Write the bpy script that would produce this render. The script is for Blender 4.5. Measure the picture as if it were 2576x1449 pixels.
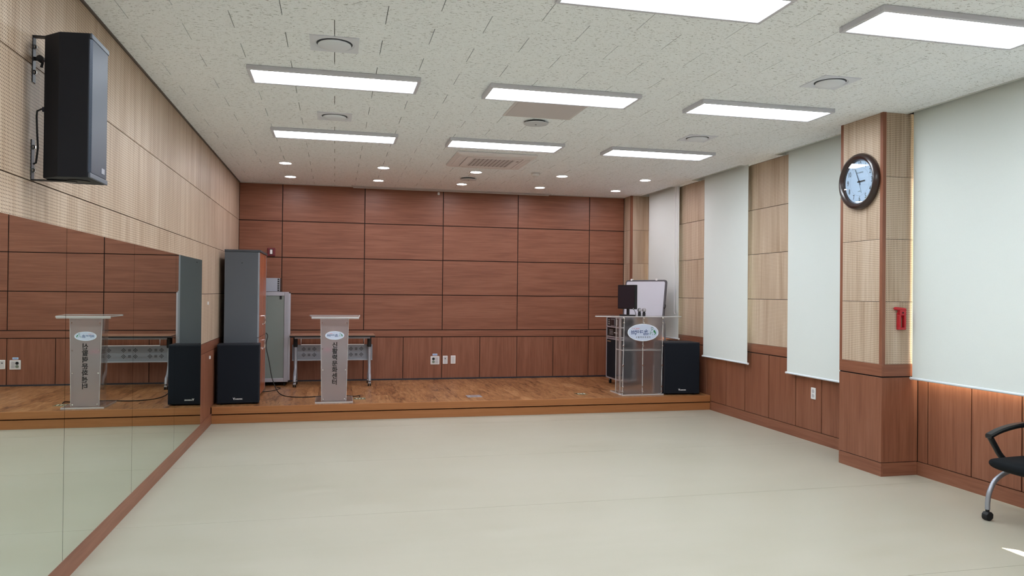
import bpy, math, random
from mathutils import Matrix, Vector
random.seed(7)
S = bpy.context.scene
for o in list(bpy.data.objects): bpy.data.objects.remove(o)
COL = S.collection
pi = math.pi

# ------------------------------------------------------------------ camera
XL, XR, D, H, YS, ZS = -1.401, 5.017, 11.775, 3.185, 9.345, 0.197   # room: left wall, right wall, back wall, ceiling, stage front, stage top
CAM = Vector((0, 0, 1.5658)); YAW, PITCH, ROLL, FPX = .2325, .0071, .0100, 1881.8
fwd = Vector((math.sin(YAW)*math.cos(PITCH), math.cos(YAW)*math.cos(PITCH), math.sin(PITCH)))
rgt = Vector((math.cos(YAW), -math.sin(YAW), 0)); upv = rgt.cross(fwd)
r2 = rgt*math.cos(ROLL)+upv*math.sin(ROLL); u2 = upv*math.cos(ROLL)-rgt*math.sin(ROLL)
cd = bpy.data.cameras.new('camera'); cam = bpy.data.objects.new('camera', cd); COL.objects.link(cam)
m = Matrix.Identity(4)
for i in range(3): m[i][0], m[i][1], m[i][2], m[i][3] = r2[i], u2[i], -fwd[i], CAM[i]
cam.matrix_world = m
cd.sensor_width = 36; cd.lens = FPX/2576*36; cd.clip_start = .05; cd.clip_end = 200
S.camera = cam

# ------------------------------------------------------------------ world, sun, exposure
W = bpy.data.worlds.new('world'); S.world = W; W.use_nodes = True
nt = W.node_tree; nt.nodes.clear()
sky = nt.nodes.new('ShaderNodeTexSky'); sky.sky_type = 'NISHITA'; sky.sun_disc = False; sky.sun_elevation = math.radians(40); sky.sun_rotation = math.radians(130)
bg = nt.nodes.new('ShaderNodeBackground'); bg.inputs[1].default_value = .18
wo = nt.nodes.new('ShaderNodeOutputWorld'); nt.links.new(sky.outputs[0], bg.inputs[0]); nt.links.new(bg.outputs[0], wo.inputs[0])
sd = bpy.data.lights.new('sun', 'SUN'); sd.energy = 85; sd.angle = math.radians(.53); sd.color = (1, .86, .66)
so = bpy.data.objects.new('sun', sd); COL.objects.link(so); so.location = (14, -6, 12)
so.rotation_euler = Vector((-1, .9, -1.13)).to_track_quat('-Z', 'Y').to_euler()
LIGHT_PANEL, LIGHT_DOWN = 12.0, 95.0
S.view_settings.view_transform = 'Standard'; S.view_settings.look = 'None'; S.view_settings.gamma = 1
S.view_settings.exposure = 0.69; S.view_settings.use_curve_mapping = False

# ------------------------------------------------------------------ materials
def lin(c):
    f = lambda v: v/12.92 if v <= .04045 else ((v+.055)/1.055)**2.4
    return tuple(f(v/255) for v in c)+(1,)
MATS = {}
def mat(name, rgb, rough=.5, metal=0, spec=.5, emit=None, es=0, coat=0):
    if name in MATS: return MATS[name]
    M = bpy.data.materials.new(name); M.use_nodes = True; b = M.node_tree.nodes['Principled BSDF']
    b.inputs['Base Color'].default_value = lin(rgb); b.inputs['Roughness'].default_value = rough; b.inputs['Metallic'].default_value = metal
    b.inputs['Specular IOR Level'].default_value = spec; b.inputs['Coat Weight'].default_value = coat
    if emit: b.inputs['Emission Color'].default_value = emit; b.inputs['Emission Strength'].default_value = es
    MATS[name] = M; return M
class NT:
    def __init__(s, M): s.M = M; s.t = M.node_tree; s.b = s.t.nodes.get('Principled BSDF')
    def n(s, t, **k):
        x = s.t.nodes.new(t)
        for a, v in k.items(): setattr(x, a, v)
        return x
    def l(s, a, b): s.t.links.new(a, b)
    def math(s, op, a, b=None, c=None):
        x = s.n('ShaderNodeMath', operation=op)
        for i, v in enumerate((a, b, c)):
            if v is None: continue
            if isinstance(v, (int, float)): x.inputs[i].default_value = v
            else: s.l(v, x.inputs[i])
        return x.outputs[0]
    def mix(s, f, a, b, mode='MIX'):
        x = s.n('ShaderNodeMix', data_type='RGBA', blend_type=mode)
        for i, v in ((0, f), (6, a), (7, b)):
            if isinstance(v, (int, float)): x.inputs[i].default_value = v
            elif isinstance(v, tuple): x.inputs[i].default_value = v
            else: s.l(v, x.inputs[i])
        return x.outputs[2]
    def pos(s, scale=(1, 1, 1), rnd=0):
        g = s.n('ShaderNodeNewGeometry'); v = g.outputs['Position']
        if rnd:
            oi = s.n('ShaderNodeObjectInfo'); a = s.n('ShaderNodeVectorMath', operation='MULTIPLY_ADD')
            cx = s.n('ShaderNodeCombineXYZ')
            for i in range(3): s.l(oi.outputs['Random'], cx.inputs[i])
            s.l(cx.outputs[0], a.inputs[0]); a.inputs[1].default_value = (rnd, rnd*1.7, rnd*2.3); s.l(v, a.inputs[2]); v = a.outputs[0]
        mp = s.n('ShaderNodeVectorMath', operation='MULTIPLY'); mp.inputs[1].default_value = scale; s.l(v, mp.inputs[0]); return mp.outputs[0]
    def noise(s, vec, scale, detail=3, rough=.5, dist=0):
        x = s.n('ShaderNodeTexNoise'); x.inputs['Scale'].default_value = scale; x.inputs['Detail'].default_value = detail
        x.inputs['Roughness'].default_value = rough; x.inputs['Distortion'].default_value = dist; s.l(vec, x.inputs['Vector']); return x.outputs['Fac']
    def ramp(s, f, stops):
        x = s.n('ShaderNodeValToRGB'); e = x.color_ramp.elements
        while len(e) < len(stops): e.new(.5)
        for k, (p, c) in zip(e, stops): k.position = p; k.color = c if len(c) == 4 else lin(c)
        s.l(f, x.inputs[0]); return x.outputs[0]
    def bump(s, h, st=.2, d=.002):
        x = s.n('ShaderNodeBump'); x.inputs['Strength'].default_value = st; x.inputs['Distance'].default_value = d
        s.l(h, x.inputs['Height']); s.l(x.outputs[0], s.b.inputs['Normal'])
def newmat(name, rough=.5, spec=.5):
    M = mat(name, (128, 128, 128), rough, spec=spec); return M, NT(M)

def wood(name, axis, c0, c1, c2, rough=.42, spec=.4, rnd=9., k=1.):
    """laminate woodgrain running along one world axis"""
    M, t = newmat(name, rough, spec)
    sc = [60*k, 60*k, 60*k]; sc['xyz'.index(axis)] = 2.2
    f = t.noise(t.pos(tuple(sc), rnd), 1., 4, .6, .4)
    sc2 = [9*k, 9*k, 9*k]; sc2['xyz'.index(axis)] = .9
    g = t.noise(t.pos(tuple(sc2), rnd), 1., 2, .5, .8)
    h = t.math('ADD', t.math('MULTIPLY', f, .6), t.math('MULTIPLY', g, .4))
    t.l(t.ramp(h, [(.36, c0), (.5, c1), (.64, c2)]), t.b.inputs['Base Color']); t.bump(f, .06, .001); return M
RED = ((120, 73, 54), (132, 84, 63), (142, 93, 72))
WOOD = {a: wood('red_laminate_'+a, a, *RED) for a in 'xyz'}
FASC = wood('stage_fascia_laminate', 'x', (150, 96, 56), (157, 102, 61), (163, 107, 66), .5, .3)
DARK = mat('groove_brown', (24, 12, 9), .8)

def perforated(name, hor):
    M, t = newmat(name, .5, .35)
    f = t.noise(t.pos((45, 45, 1.2), 6.), 1., 4, .6, .3); g = t.noise(t.pos((7, 7, .5), 6.), 1., 2, .5, .6)
    h = t.math('ADD', t.math('MULTIPLY', f, .5), t.math('MULTIPLY', g, .5))
    base = t.ramp(h, [(.34, (168, 143, 120)), (.5, (191, 169, 147)), (.66, (207, 188, 168))])
    sp = t.n('ShaderNodeSeparateXYZ'); t.l(t.pos(), sp.inputs[0])
    u = sp.outputs[0 if hor == 'x' else 1]; w = sp.outputs[2]
    def fr(v): return t.math('SUBTRACT', t.math('FRACT', t.math('MULTIPLY', v, 1/.016)), .5)
    a, b = fr(u), fr(w)
    r = t.math('SQRT', t.math('ADD', t.math('MULTIPLY', a, a), t.math('MULTIPLY', b, b)))
    hole = t.math('LESS_THAN', r, .19)
    t.l(t.mix(hole, base, lin((72, 48, 36))), t.b.inputs['Base Color']); return M
PERF_Y = perforated('perforated_maple_y', 'y'); PERF_X = perforated('perforated_maple_x', 'x')

M, t = newmat('mineral_fibre_tile', .9, .1)
p1 = t.pos((36, 95, 1)); n1 = t.noise(p1, 1., 3, .65, .6); p2 = t.pos((110, 170, 1)); n2 = t.noise(p2, 1., 2, .5)
big = t.noise(t.pos((14, 14, 1)), 1., 2)
fis = t.ramp(n1, [(.36, (0, 0, 0, 1)), (.405, (1, 1, 1, 1))]); pin = t.ramp(n2, [(.28, (0, 0, 0, 1)), (.34, (1, 1, 1, 1))])
both = t.mix(1., fis, pin, 'MULTIPLY')
t.l(t.mix(both, lin((176, 178, 180)), lin((246, 250, 254))), t.b.inputs['Base Color']); t.bump(both, .35, .002); TILE = M

M, t = newmat('vinyl_floor', .38, .35)
n1 = t.noise(t.pos((1.6, 7, 1)), 1., 4, .6); n2 = t.noise(t.pos((.5, .9, 1)), 1., 3)
h = t.math('ADD', t.math('MULTIPLY', n1, .5), t.math('MULTIPLY', n2, .5))
t.l(t.ramp(h, [(.35, (164, 160, 144)), (.5, (169, 165, 150)), (.65, (173, 169, 155))]), t.b.inputs['Base Color'])
t.l(t.ramp(n1, [(.3, (.36, .36, .36, 1)), (.7, (.46, .46, .46, 1))]), t.b.inputs['Roughness']); VINYL = M

M, t = newmat('stage_plank_vinyl', .34, .4)
oi = t.n('ShaderNodeObjectInfo')
f = t.noise(t.pos((30, 4.5, 1), 11.), 1., 5, .62, .9); g2 = t.noise(t.pos((9, 1.6, 1), 11.), 1., 3, .5, 1.)
h = t.math('ADD', t.math('ADD', t.math('MULTIPLY', f, .6), t.math('MULTIPLY', g2, .32)), t.math('MULTIPLY', oi.outputs['Random'], .08))
t.l(t.ramp(h, [(.38, (92, 57, 33)), (.45, (136, 92, 57)), (.53, (157, 112, 72)), (.64, (180, 136, 95))]), t.b.inputs['Base Color']); t.bump(f, .08, .001); PLANK = M

def clear(name, tint=(.93, .95, .95), gl=.04, haze=0., rough=.0):
    """clear acrylic or thin glass: straight-through transmission with a mirror share by Fresnel"""
    M = bpy.data.materials.new(name); M.use_nodes = True; t = M.node_tree; t.nodes.clear()
    o = t.nodes.new('ShaderNodeOutputMaterial'); tr = t.nodes.new('ShaderNodeBsdfTransparent'); tr.inputs[0].default_value = tint+(1,)
    g = t.nodes.new('ShaderNodeBsdfGlossy'); g.inputs['Roughness'].default_value = rough
    lw = t.nodes.new('ShaderNodeLayerWeight'); lw.inputs[0].default_value = .5
    pw = t.nodes.new('ShaderNodeMath'); pw.operation = 'POWER'; pw.inputs[1].default_value = 5; t.links.new(lw.outputs['Facing'], pw.inputs[0])
    f = t.nodes.new('ShaderNodeMath'); f.operation = 'MULTIPLY_ADD'; f.inputs[1].default_value = .9; f.inputs[2].default_value = gl; t.links.new(pw.outputs[0], f.inputs[0])
    m1 = t.nodes.new('ShaderNodeMixShader'); t.links.new(f.outputs[0], m1.inputs[0]); t.links.new(tr.outputs[0], m1.inputs[1]); t.links.new(g.outputs[0], m1.inputs[2])
    out = m1
    if haze:
        d = t.nodes.new('ShaderNodeBsdfDiffuse'); d.inputs[0].default_value = (.85, .83, .83, 1)
        m2 = t.nodes.new('ShaderNodeMixShader'); m2.inputs[0].default_value = haze; t.links.new(m1.outputs[0], m2.inputs[1]); t.links.new(d.outputs[0], m2.inputs[2]); out = m2
    t.links.new(out.outputs[0], o.inputs[0]); MATS[name] = M; return M
CLEAR = clear('clear_acrylic', (.95, .95, .95), haze=.05); GLASS = clear('window_glass'); EDGE = clear('acrylic_edge_glow', (.9, .88, .88), haze=.45)  # EDGE: whitish haze paints in the glow of acrylic edges
def frosted(name, col, haze, rough=.45):
    M = bpy.data.materials.new(name); M.use_nodes = True; t = M.node_tree; t.nodes.clear()
    o = t.nodes.new('ShaderNodeOutputMaterial'); r = t.nodes.new('ShaderNodeBsdfRefraction'); r.inputs['Roughness'].default_value = rough; r.inputs['IOR'].default_value = 1.12
    r.inputs[0].default_value = (.94, .94, .94, 1)
    d = t.nodes.new('ShaderNodeBsdfDiffuse'); d.inputs[0].default_value = lin(col); tl = t.nodes.new('ShaderNodeBsdfTranslucent'); tl.inputs[0].default_value = lin(col)
    a = t.nodes.new('ShaderNodeMixShader'); a.inputs[0].default_value = .35; t.links.new(d.outputs[0], a.inputs[1]); t.links.new(tl.outputs[0], a.inputs[2])
    b = t.nodes.new('ShaderNodeMixShader'); b.inputs[0].default_value = haze; t.links.new(r.outputs[0], b.inputs[1]); t.links.new(a.outputs[0], b.inputs[2])
    t.links.new(b.outputs[0], o.inputs[0]); MATS[name] = M; return M
FROST1 = frosted('frosted_acrylic_milky', (205, 196, 198), .4, .6); FROST2 = frosted('frosted_acrylic_grey', (180, 178, 182), .10, .38)

MIRROR = bpy.data.materials.new('mirror_glass'); MIRROR.use_nodes = True; t = MIRROR.node_tree; t.nodes.clear()
o = t.nodes.new('ShaderNodeOutputMaterial'); g = t.nodes.new('ShaderNodeBsdfGlossy'); g.inputs[0].default_value = (.80, .86, .80, 1); g.inputs['Roughness'].default_value = 0
t.links.new(g.outputs[0], o.inputs[0])
MEDGE = mat('mirror_edge', (150, 170, 160), .3)
ALU = mat('brushed_aluminium', (170, 172, 176), .35, .9); SILVER = mat('silver_paint', (160, 163, 170), .4, .5); CHROME = mat('chrome', (225, 225, 228), .12, 1)
BLACK = mat('black_plastic', (16, 17, 20), .5, spec=.4); BLACKF = mat('black_textured_cabinet', (19, 24, 34), .62, spec=.35); CLOTHB = mat('black_grille_cloth', (22, 26, 34), .85, spec=.2)
RUB = mat('black_rubber', (12, 12, 13), .7); WHITE = mat('white_plastic', (228, 229, 230), .4); GREYP = mat('grey_plastic', (200, 198, 198), .5)
STEEL = mat('white_steel', (205, 206, 208), .45)

# ------------------------------------------------------------------ geometry helpers
class B:
    def __init__(s): s.v = []; s.f = []
    def add(s, vs, fs):
        k = len(s.v); s.v += [tuple(v) for v in vs]; s.f += [tuple(i+k for i in f) for f in fs]; return s
    def box(s, x0, x1, y0, y1, z0, z1, M=None):
        vs = [Vector((x, y, z)) for x in (x0, x1) for y in (y0, y1) for z in (z0, z1)]
        if M is not None: vs = [M @ v for v in vs]
        return s.add(vs, [(0, 1, 3, 2), (4, 6, 7, 5), (0, 4, 5, 1), (2, 3, 7, 6), (0, 2, 6, 4), (1, 5, 7, 3)])
    def prism(s, poly, z0, z1, M=None):
        n = len(poly); vs = [Vector((x, y, z)) for z in (z0, z1) for x, y in poly]
        if M is not None: vs = [M @ v for v in vs]
        return s.add(vs, [tuple(range(n-1, -1, -1)), tuple(range(n, 2*n))]+[(i, (i+1) % n, n+(i+1) % n, n+i) for i in range(n)])
    def loft(s, rings, caps=True, closed=True):
        n = len(rings[0]); vs = [p for r in rings for p in r]; fs = []
        for a in range(len(rings)-1):
            for i in range(n): fs.append((a*n+i, a*n+(i+1) % n, (a+1)*n+(i+1) % n, (a+1)*n+i))
        if caps: fs += [tuple(range(n-1, -1, -1)), tuple(range((len(rings)-1)*n, len(rings)*n))]
        return s.add(vs, fs)
    def tube(s, pts, r, n=10):
        pts = [Vector(p) for p in pts]; rings = []; up = None
        for i, p in enumerate(pts):
            d = (pts[min(i+1, len(pts)-1)]-pts[max(i-1, 0)]).normalized()
            if up is None: up = d.orthogonal().normalized()
            up = (up-d*up.dot(d)).normalized(); w = d.cross(up); rr = r[i] if isinstance(r, (list, tuple)) else r
            rings.append([p+(up*math.cos(2*pi*k/n)+w*math.sin(2*pi*k/n))*rr for k in range(n)])
        return s.loft(rings)
    def lathe(s, prof, n=32, M=None, caps=True):
        rings = [[Vector((r*math.cos(2*pi*k/n), r*math.sin(2*pi*k/n), z)) for k in range(n)] for r, z in prof]
        if M is not None: rings = [[M @ v for v in r] for r in rings]
        return s.loft(rings, caps)
    def build(s, name, m, parent=None, bevel=0, smooth=False, kind=None, seg=2):
        me = bpy.data.meshes.new(name); me.from_pydata(s.v, [], s.f); me.update()
        return link(name, me, m, parent, bevel, smooth, kind, seg)
def link(name, me, m, parent=None, bevel=0, smooth=False, kind=None, seg=2):
    import bmesh
    bm = bmesh.new(); bm.from_mesh(me); bmesh.ops.recalc_face_normals(bm, faces=bm.faces); bm.to_mesh(me); bm.free()
    if smooth:
        for p in me.polygons: p.use_smooth = True
        try: me.set_sharp_from_angle(angle=math.radians(38))
        except Exception: pass
    if not me.materials: me.materials.append(m)
    o = bpy.data.objects.new(name, me); COL.objects.link(o)
    if parent is not None: o.parent = parent
    if bevel:
        b = o.modifiers.new('bevel', 'BEVEL'); b.width = bevel; b.segments = seg; b.limit_method = 'ANGLE'; b.angle_limit = math.radians(40)
    if kind: o['kind'] = kind
    return o
def tag(o, label, cat, group=None):
    o['label'] = label; o['category'] = cat
    if group: o['group'] = group
    return o
def thing(name, label, cat, loc=(0, 0, 0), rz=0, group=None):
    o = bpy.data.objects.new(name, None); COL.objects.link(o); o.location = loc; o.rotation_euler = (0, 0, rz); o.empty_display_size = .1
    return tag(o, label, cat, group)
CACHE = {}
def piece(name, m, parent, x0, x1, y0, y1, z0, z1, ch=0.):
    """a rectangular piece with chamfered front edges; alike pieces share mesh data"""
    s = (round(x1-x0, 4), round(y1-y0, 4), round(z1-z0, 4)); key = (name, s, m.name, ch)
    if key not in CACHE:
        b = B(); hx, hy, hz = s[0]/2, s[1]/2, s[2]/2
        b.box(-hx, hx, -hy, hy, -hz, hz)
        me = bpy.data.meshes.new(name); me.from_pydata(b.v, [], b.f)
        import bmesh
        bm = bmesh.new(); bm.from_mesh(me); bmesh.ops.recalc_face_normals(bm, faces=bm.faces)
        if ch: bmesh.ops.bevel(bm, geom=list(bm.edges), offset=ch, segments=1, affect='EDGES', profile=.5)
        bm.to_mesh(me); bm.free(); me.materials.append(m); CACHE[key] = me
    o = bpy.data.objects.new(name, CACHE[key]); COL.objects.link(o); o.location = ((x0+x1)/2, (y0+y1)/2, (z0+z1)/2); o.parent = parent; return o
def copy_tree(o, parent=None):
    c = o.copy(); COL.objects.link(c); c.parent = parent
    for ch in list(o.children): copy_tree(ch, c)
    return c
def struct(name, b, m): return b.build(name, m, None, kind='structure')
def text(name, s, size, m, parent, M, thick=.0006, bold=0., spacing=1.):
    c = bpy.data.curves.new(name, 'FONT'); c.body = s; c.size = size; c.align_x = 'CENTER'; c.align_y = 'CENTER'; c.extrude = thick; c.offset = bold; c.space_character = spacing; c.resolution_u = 3
    o = bpy.data.objects.new(name+'_tmp', c); COL.objects.link(o)
    dg = bpy.context.evaluated_depsgraph_get(); me = bpy.data.meshes.new_from_object(o.evaluated_get(dg)); bpy.data.objects.remove(o)
    me.transform(M); me.name = name; me.materials.clear(); me.materials.append(m)
    x = bpy.data.objects.new(name, me); COL.objects.link(x); x.parent = parent; return x
def flatM(origin, xdir, ydir):
    x = Vector(xdir).normalized(); y = Vector(ydir).normalized(); z = x.cross(y); M = Matrix.Identity(4)
    for i in range(3): M[i][0], M[i][1], M[i][2], M[i][3] = x[i], y[i], z[i], origin[i]
    return M
def face_front(x, y, z): return flatM((x, y, z), (1, 0, 0), (0, 0, 1))      # sheet facing -Y, local x right, local y up
ROWS = [.976, 1.525, 2.074, 2.622, H]
YREAR = -3.2

# ================================================================== SETTING
# ---- floor
fl = struct('floor', B().box(XL-.2, XR+.2, YREAR, D+.2, -.12, -.004), mat('floor_seam', (120, 114, 98), .8))
ysm = [YREAR, -1.72, .05, 1.82, 3.59, 5.37, 7.07, 8.85, YS+.05]
for a, b in zip(ysm[:-1], ysm[1:]): piece('vinyl_sheet', VINYL, fl, XL, XR, a+.0012, b-.0012, -.004, 0)

# ---- back wall
wb = struct('wall_back', B().box(XL-.2, XR+.2, D+.012, D+.2, -.1, H+.3), DARK)
X0 = -.7815; xs = [XL]+[X0+1.22*i for i in range(5)]+[4.708]
g = .0058
for a, b in zip(xs[:-1], xs[1:]):
    for z0, z1 in zip(ROWS[:-1], ROWS[1:]): piece('wall_panel', WOOD['x'], wb, a+g, b-g, D, D+.018, z0+g, z1-g, .0015)
piece('rail', WOOD['x'], wb, XL, 4.708, D, D+.018, .866+g, .976-g, .0015)
xw = [XL]+[X0+.61*i for i in range(9)]+[4.708]
for a, b in zip(xw[:-1], xw[1:]): piece('wainscot_panel', WOOD['z'], wb, a+g*.8, b-g*.8, D, D+.018, ZS+.02, .866-g, .0015)

# ---- left wall
wl = struct('wall_left', B().box(XL-.2, XL-.012, YREAR, D+.2, -.1, H+.3), DARK)
yl = [YREAR, -1.53, -.31, .91, 2.13, 3.35, 4.57, 5.79, 7.01, 8.23, 9.45, 10.67, D]
for a, b in zip(yl[:-1], yl[1:]):
    for z0, z1 in zip(ROWS[:-1], ROWS[1:]):
        piece('perforated_panel', PERF_Y, wl, XL-.018, XL, a+.0012, b-.0012, z0+.003, z1-.003)
piece('rail', WOOD['y'], wl, XL-.018, XL+.002, YREAR, D, .866+.003, .976-.003, .001)
yw = [YREAR]+[-2.7+.61*i for i in range(24) if -2.7+.61*i < 11.6]+[D]
for a, b in zip(yw[:-1], yw[1:]):
    if b > 8.3: piece('wainscot_panel', WOOD['z'], wl, XL-.018, XL, a+.003, b-.003, .116+.003, .866-.003, .0015)
struct('baseboard_left', B().box(XL-.018, XL+.012, YREAR, YS, 0, .118), WOOD['y'])
struct('trim_1', B().box(XL, XL+.014, YREAR, D, H-.012, H), mat('shadow_gap_trim', (84, 74, 68), .5))  # edge trim with the shadow gap put into its dark colour
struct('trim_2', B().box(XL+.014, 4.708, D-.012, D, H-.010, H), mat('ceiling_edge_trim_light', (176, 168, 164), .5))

# ---- right wall with window openings
WIN = [(1.0, 5.49), (6.62, 7.14), (8.42, 9.12), (10.45, 10.95)]          # window openings along y, narrowed behind the blinds to block sun streaks
SILL, HEAD = .976, 3.02
b = B().box(XR+.012, XR+.3, YREAR, D+.2, -.1, SILL-.03).box(XR+.012, XR+.3, YREAR, D+.2, HEAD, H+.5)
e = [YREAR]+[v for w in WIN for v in w]+[D+.2]
for a, c in zip(e[0::2], e[1::2]): b.box(XR+.012, XR+.3, a, c, SILL-.03, HEAD)
wr = struct('wall_right', b, DARK)
for y0, y1 in ((6.17, 6.62), (7.14, 7.50), (7.50, 8.42), (9.12, 9.52), (9.52, 10.45), (10.95, 11.475)):                            # perforated piers between the windows, widened unseen behind the blinds to block sun
    for z0, z1 in zip(ROWS[:-1], ROWS[1:]): piece('perforated_panel', PERF_Y, wr, XR, XR+.018, y0, y1, z0+.003, z1-.003)
piece('perforated_panel', PERF_Y, wr, XR, XR+.018, YREAR, 1.0, .98, H)
piece('rail', WOOD['y'], wr, XR-.002, XR+.018, YREAR, 5.605, .866+g, .976, .001)
piece('rail', WOOD['y'], wr, XR-.002, XR+.018, 6.17, 11.475, .866+g, .976, .001)
yj = [YREAR, -2.8, -2.35, -1.9, -1.45, -1., -.55, -.1, .36, .9, 1.37, 1.83, 2.29, 2.75, 3.2, 3.66, 4.12, 4.575, 5.032, 5.489, 5.606]
for a, c in zip(yj[:-1], yj[1:]): piece('wainscot_panel', WOOD['z'], wr, XR, XR+.018, a+g, c-g, .116+g, .866-g, .0015)
yj = [6.172, 6.48, 6.942, 7.40, 7.932, 8.463, 8.923, 9.45, 9.98, 10.51, 11.04, 11.474]
for a, c in zip(yj[:-1], yj[1:]): piece('wainscot_panel', WOOD['z'], wr, XR, XR+.018, a+g, c-g, .116+g, .866-g, .0015)
struct('baseboard_right', B().box(XR-.004, XR+.018, YREAR, 5.608, 0, .116).box(XR-.004, XR+.018, 6.17, YS, 0, .116), WOOD['y'])
# window frames and panes behind the blinds
WF = mat('white_window_frame', (222, 224, 226), .4)
for i, (y0, y1) in enumerate(WIN):
    fr = B(); xg0, xg1 = XR+.13, XR+.19
    fr.box(xg0, xg1, y0, y1, SILL, SILL+.06).box(xg0, xg1, y0, y1, HEAD-.06, HEAD).box(xg0, xg1, y0, y0+.06, SILL+.06, HEAD-.06).box(xg0, xg1, y1-.06, y1, SILL+.06, HEAD-.06)
    n = 3 if i == 0 else 1; w_ = (y1-y0)/n
    for k in range(1, n): fr.box(xg0, xg1, y0+k*w_-.03, y0+k*w_+.03, SILL+.06, HEAD-.06)
    wo_ = struct('window_%d' % (i+1), fr, WF)
    for k in range(n): piece('pane', GLASS, wo_, xg0+.026, xg0+.032, y0+k*w_+.035, y0+(k+1)*w_-.035, SILL+.05, HEAD-.05)
    piece('window_sill', WF, wo_, XR-.0015, xg0+.02, y0, y1, SILL-.028, SILL)
    for ya, yb in ((y0-.012, y0), (y1, y1+.012)): piece('jamb', WOOD['z'], wo_, XR+.0, xg0, ya, yb, SILL, HEAD)

# ---- the two corner pillars
def pillar(name, xp, y0, y1, front=True):
    P = struct(name, B().box(xp+.012, XR+.05, y0+.012, y1+(.0 if y1 < 11 else .1), -.05, H+.05), DARK)
    tr = .036
    zt = .976
    for z0, z1 in zip(ROWS[:-1], ROWS[1:]):
        if y1-y0 > .4: piece('perforated_panel', PERF_Y, P, xp+.003, xp+.018, y0+tr, y1-tr, z0+.002, z1-.002)
        else: piece('perforated_panel', PERF_Y, P, xp+.003, xp+.018, y0+tr, y1, z0+.002, z1-.002)
        piece('perforated_panel', PERF_X, P, xp+tr, XR, y0+.003, y0+.018, z0+.002, z1-.002)
    # wooden edge strip wrapping the corner and far edge strip
    piece('corner_strip', WOOD['z'], P, xp, xp+tr, y0, y0+tr, zt, H, .0015)
    if y1-y0 > .4: piece('edge_strip', WOOD['z'], P, xp, xp+.02, y1-tr, y1, zt, H, .0015)
    piece('rail', WOOD['y'], P, xp, xp+.02, y0, y1, .866+g, .976, .001); piece('rail', WOOD['x'], P, xp+.02, XR, y0, y0+.02, .866+g, .976, .001)
    zb = .116 if y1 < 11 else ZS
    piece('wainscot_panel', WOOD['z'], P, xp, xp+.02, y0, y1, zb+g, .866-g, .001); piece('wainscot_panel', WOOD['z'], P, xp+.02, XR, y0, y0+.02, zb+g, .866-g, .001)
    if y1 < 11:
        piece('baseboard', WOOD['y'], P, xp, xp+.02, y0, y1, 0, .116, .001); piece('baseboard', WOOD['x'], P, xp+.02, XR, y0, y0+.02, 0, .116, .001)
        piece('wainscot_panel', WOOD['z'], P, xp+.02, XR, y1-.016, y1, 0, .866, 0)
        piece('perforated_panel', PERF_X, P, xp+.02, XR, y1-.012, y1, .98, H)
    return P
pillar('wall_pillar_near', 4.6475, 5.608, 6.17); pillar('wall_pillar_far', 4.708, 11.475, D)

# ---- rear wall, behind the viewer
wk = struct('wall_rear', B().box(XL-.2, XR+.3, YREAR-.2, YREAR-.012, -.1, H+.3), DARK)
for i in range(6):
    a = XL+1.07*i
    for z0, z1 in zip(ROWS[:-1], ROWS[1:]): piece('perforated_panel', PERF_X, wk, a+.002, a+1.068, YREAR-.018, YREAR, z0+.003, z1-.003)
    piece('wainscot_panel', WOOD['z'], wk, a+.003, a+1.067, YREAR-.018, YREAR, 0, .97)

# ---- ceiling of staggered fibre tiles, open along the blind pockets
XPK = 4.89
POCKET = [(YREAR, 5.66), (6.17, 7.62), (8.40, 9.66), (10.34, 11.47)]
ce = struct('ceiling', B().box(XL-.2, XPK, YREAR, D+.2, H+.016, H+.1), mat('ceiling_joint', (70, 69, 66), .9))
tiles = []
ry0, rp = 4.575, .2975
for r in range(-26, 25):
    a, c = ry0+r*rp, ry0+(r+1)*rp
    a, c = max(a, YREAR), min(c, D)
    if c-a < .02: continue
    off = -.02 if r % 2 == 0 else -.32
    for k in range(-4, 10):
        x0, x1 = max(off+.6*k, XL), min(off+.6*(k+1), XPK)
        if x1-x0 < .02: continue
        tiles.append((x0+.0022, x1-.0022, a+.0006, c-.0006))
def inview(t_):
    p = Vector(((t_[0]+t_[1])/2, (t_[2]+t_[3])/2, H))-CAM; z = p.dot(fwd)
    if z < .3: return None
    u = p.dot(r2)/z*FPX; v = p.dot(u2)/z*FPX
    return z if abs(u) < 1288+120 and abs(v) < 724+60 else None
near = sorted([t_ for t_ in tiles if inview(t_)], key=inview)[:300]; ns = set(near)
for t_ in near: piece('ceiling_tile', TILE, ce, t_[0], t_[1], t_[2], t_[3], H, H+.014, .0009)
b = B()
for t_ in tiles:
    if t_ not in ns: b.box(t_[0], t_[1], t_[2], t_[3], H, H+.014)
b.build('ceiling_tile_field', TILE, ce, kind='stuff')
# strips of ceiling over the piers and pillars
e = [v for w in POCKET for v in w]+[D]
for a, c in zip(e[1::2], e[2::2]): piece('ceiling_tile', TILE, ce, XPK, XR, a, c, H, H+.014)
PK = mat('pocket_paint', (205, 208, 205), .6)
for i, (a, c) in enumerate(POCKET):
    b = B().box(XPK-.012, XPK+.004, a, c, H-.006, H+.2).box(XPK, XR+.012, a, c, H+.2, H+.21).box(XR+.001, XR+.012, a, c, HEAD, H+.2).box(XPK, XR+.012, c-.004, c+.012, H-.006, H+.2).box(XPK, XR+.012, a-.012, a+.004, H-.006, H+.2)
    struct('trim_%d' % (i+3), b, PK)

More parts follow.
